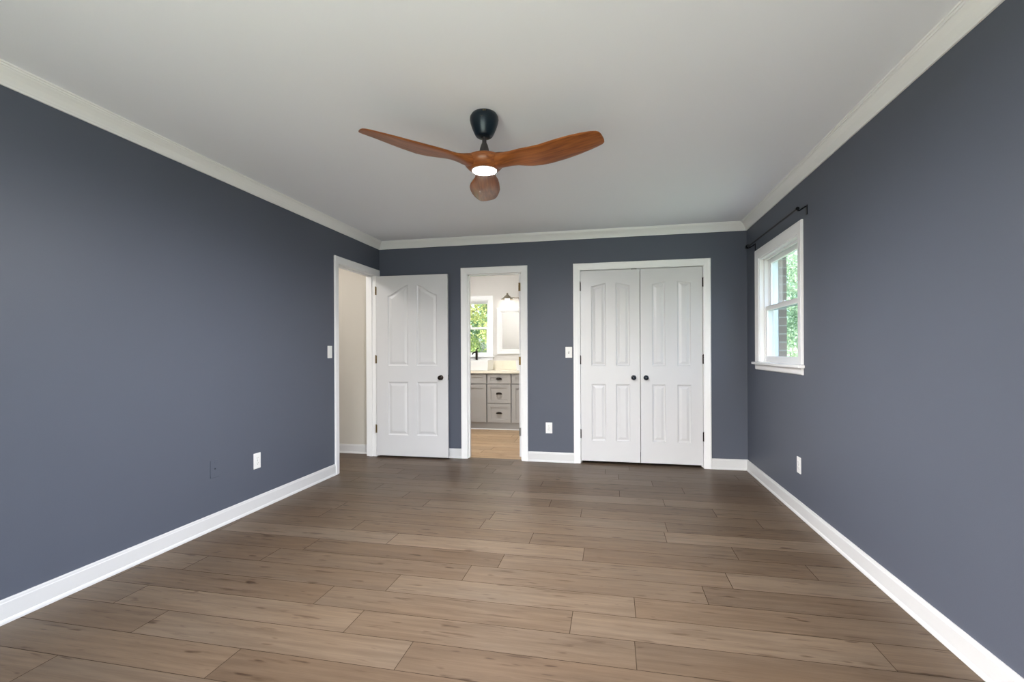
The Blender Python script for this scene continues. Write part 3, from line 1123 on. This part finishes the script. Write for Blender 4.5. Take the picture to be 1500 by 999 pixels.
# tall faucet behind the left sink
fc = tag(empty('faucet', (-2.185, 7.596, .9072)), 'dark bronze faucet behind the left bathroom sink', 'faucet')
MB().lathe([(0, 0), (.027, 0), (.027, .006), (.021, .012), (.019, .03), (.018, .25), (.0195, .28), (.021, .30), (.018, .312), (0, .314)], n=24).build('body', M['bronze'], fc)
MB().tube([(0, 0, .275), (-.008, -.03, .287), (-.022, -.075, .285), (-.034, -.112, .268), (-.036, -.118, .248)], [.0125, .012, .0115, .011, .0105], 14).build('spout', M['bronze'], fc)
MB().tube([(0, 0, .312), (.002, .004, .332), (.010, .016, .345), (.024, .030, .352)], [.010, .009, .007, .005], 12).build('handle', M['bronze'], fc)

# framed mirror
mr = tag(empty('wall_mirror', (-1.415, BY1, 1.54)), 'white framed mirror on the bathroom wall beside the window', 'mirror')
mb = MB()
FP = [(0, 0), (0, .016), (.006, .020), (.020, .020), (.030, .026), (.060, .030), (.078, .030), (.084, .022), (.084, 0)]
ia, iz = .345, .296
pth = [(-ia, -iz, -1, -1), (-ia, iz, -1, 1), (ia, iz, 1, 1), (ia, -iz, 1, -1), (-ia, -iz, -1, -1)]
sweep_profile(mb, pth, FP, lambda a, b, t: (a, -t, b), caps=False)
mb.build('mirror_frame', M['ceramic'], mr)
MB().box(-ia - .003, ia + .003, -.012, -.004, -iz - .003, iz + .003).build('mirror_glass', M['mirror'], mr)

# three-shade vanity light
vl = tag(empty('vanity_light', (-1.36, BY1, 2.070)), 'three shade pewter vanity light above the bathroom mirror', 'vanity light')
MB().box(-.075, .075, -.022, 0, -.055, .055).build('backplate', M['shade'], vl, bevel=.006)
mb = MB().tube([(-.30, -.115, 0), (.30, -.115, 0)], .009, 14)
mb.tube([(0, -.115, 0), (0, -.020, 0)], .010, 12)
mb.build('bar', M['shade'], vl)
for k, dx in enumerate((-.285, 0, .285)):
    pr = [(.0, .085), (.010, .083), (.015, .070), (.018, .052), (.026, .044), (.040, .034), (.060, .014), (.082, -.006), (.100, -.018), (.104, -.022), (.101, -.024), (.080, -.010), (.058, .009), (.038, .029), (.022, .040), (0, .044)]
    sh = MB().lathe(pr, n=32, o=(dx, -.115, 0)).build('shade', M['shade'], vl)
    MB().lathe([(0, .040), (.013, .036), (.016, .020), (.026, .000), (.032, -.018), (.031, -.032), (.022, -.043), (0, -.048)], n=24, o=(dx, -.115, 0)).build('bulb', M['bulb'], sh)

# unseen lamps added to brighten the hallway and the bathroom
def fill_lamp(loc, lens, label):
    r = tag(empty('unseen_fill_lamp', loc), label, 'ceiling lamp')
    MB().lathe([(0, 0), (.150, 0), (.152, -.016), (.145, -.022), (0, -.022)], n=32).build('pan', M['steel'], r)
    MB().lathe([(.142, -.021), (.138, -.040), (.110, -.058), (.060, -.070), (0, -.074)], n=32).build('lens', M[lens], r)


fill_lamp((-3.45, 4.2, ZC), 'hall_fill_lens', 'unseen round lamp added on the hallway ceiling to brighten the hallway')
fill_lamp((-1.95, 6.25, ZC), 'bath_fill_lens', 'unseen round lamp added on the bathroom ceiling to brighten the bathroom')


# ------------------------------------------------------------------ OUTDOORS
struct(MB().box(-30, 30, BY1 + .13, 45, -.9, -.8).box(XR + .26, 30, -8, BY1 + .13, -.9, -.8).box(-30, XR + .26, -14, YR - .13, -.9, -.8).build('ground_outside', M['grass']),
       'green lawn outside the windows', 'ground')


def tree(name, x, y, h, rad, n, leafm, label, seed, size=.11, squash=1.0, group=None):
    rnd = random.Random(seed)
    r = tag(empty(name, (x, y, -.8)), label, 'tree', group=group)
    mb = MB()
    mb.tube([(0, 0, 0), (.04, .02, h * .3), (-.03, .05, h * .6), (.02, 0, h * .92)], [.17, .13, .09, .03], 10)
    for i in range(9):
        a = rnd.uniform(0, 2 * PI)
        z = h * rnd.uniform(.22, .75)
        L = rad * rnd.uniform(.6, .95)
        mb.tube([(0, 0, z), (L * .5 * math.cos(a), L * .5 * math.sin(a), z + .25), (L * math.cos(a), L * math.sin(a), z + .6)], [.05, .03, .012], 7)
    mb.build('trunk', M['bark'], r)
    # leaf clusters
    cl = []
    for i in range(70):
        while True:
            p = Vector((rnd.uniform(-1, 1), rnd.uniform(-1, 1), rnd.uniform(-1, 1)))
            if .25 < p.length < 1:
                break
        cl.append((Vector((p.x * rad, p.y * rad, h * .54 + p.z * h * .46 * squash)), rnd.uniform(.28, .55) * rad * .6, rnd.random()))
    vs, fs, col = [], [], []
    for i in range(n):
        c, cr, ct_ = rnd.choice(cl)
        d = Vector((rnd.gauss(0, .5), rnd.gauss(0, .5), rnd.gauss(0, .4))) * cr
        p = c + d
        ax = Vector((rnd.gauss(0, 1), rnd.gauss(0, 1), rnd.gauss(0, .7))).normalized()
        s = size * rnd.uniform(.6, 1.3)
        u = ax.orthogonal().normalized() * s
        u.rotate(Matrix.Rotation(rnd.uniform(0, 6.28), 3, ax))
        v = ax.cross(u) * .55
        k = len(vs)
        bend = ax * s * .25
        vs += [tuple(p - u), tuple(p - v * .9 + bend), tuple(p + u), tuple(p + v * .9 + bend)]
        fs.append((k, k + 1, k + 2, k + 3))
        col.append(min(1, max(0, ct_ * .6 + rnd.random() * .4)))
    me = bpy.data.meshes.new('foliage')
    me.from_pydata(vs, [], fs)
    me.materials.append(M[leafm])
    at = me.attributes.new('leaf', 'FLOAT', 'FACE')
    at.data.foreach_set('value', col)
    o = bpy.data.objects.new('foliage', me)
    C.objects.link(o)
    o.parent = r
    return r


tree('leafy_tree', 4.1, 9.9, 5.4, 1.35, 24000, 'leaf_pale', 'pale green tree just outside the right window', 1, .034)
tree('leafy_tree', 9.4, 12.4, 6.5, 1.7, 14000, 'leaf_mid', 'darker green tree farther out past the right window', 2, .06)
tree('leafy_tree', 6.0, 16.6, 7.5, 1.9, 22000, 'leaf_pale', 'tall pale tree behind the nearer one outside the right window', 3, .055)
tree('leafy_tree', -2.6, 10.8, 5.4, 1.2, 16000, 'leaf_gold', 'yellow green tree outside the bathroom window', 4, .038)
tree('leafy_tree', -4.9, 14.0, 6.2, 1.25, 16000, 'leaf_dark', 'deep green tree behind the yellow one outside the bathroom window', 5, .05)
tree('leafy_tree', -3.3, 18.6, 8.0, 1.9, 18000, 'leaf_mid', 'mid green tree at the back outside the bathroom window', 6, .07)
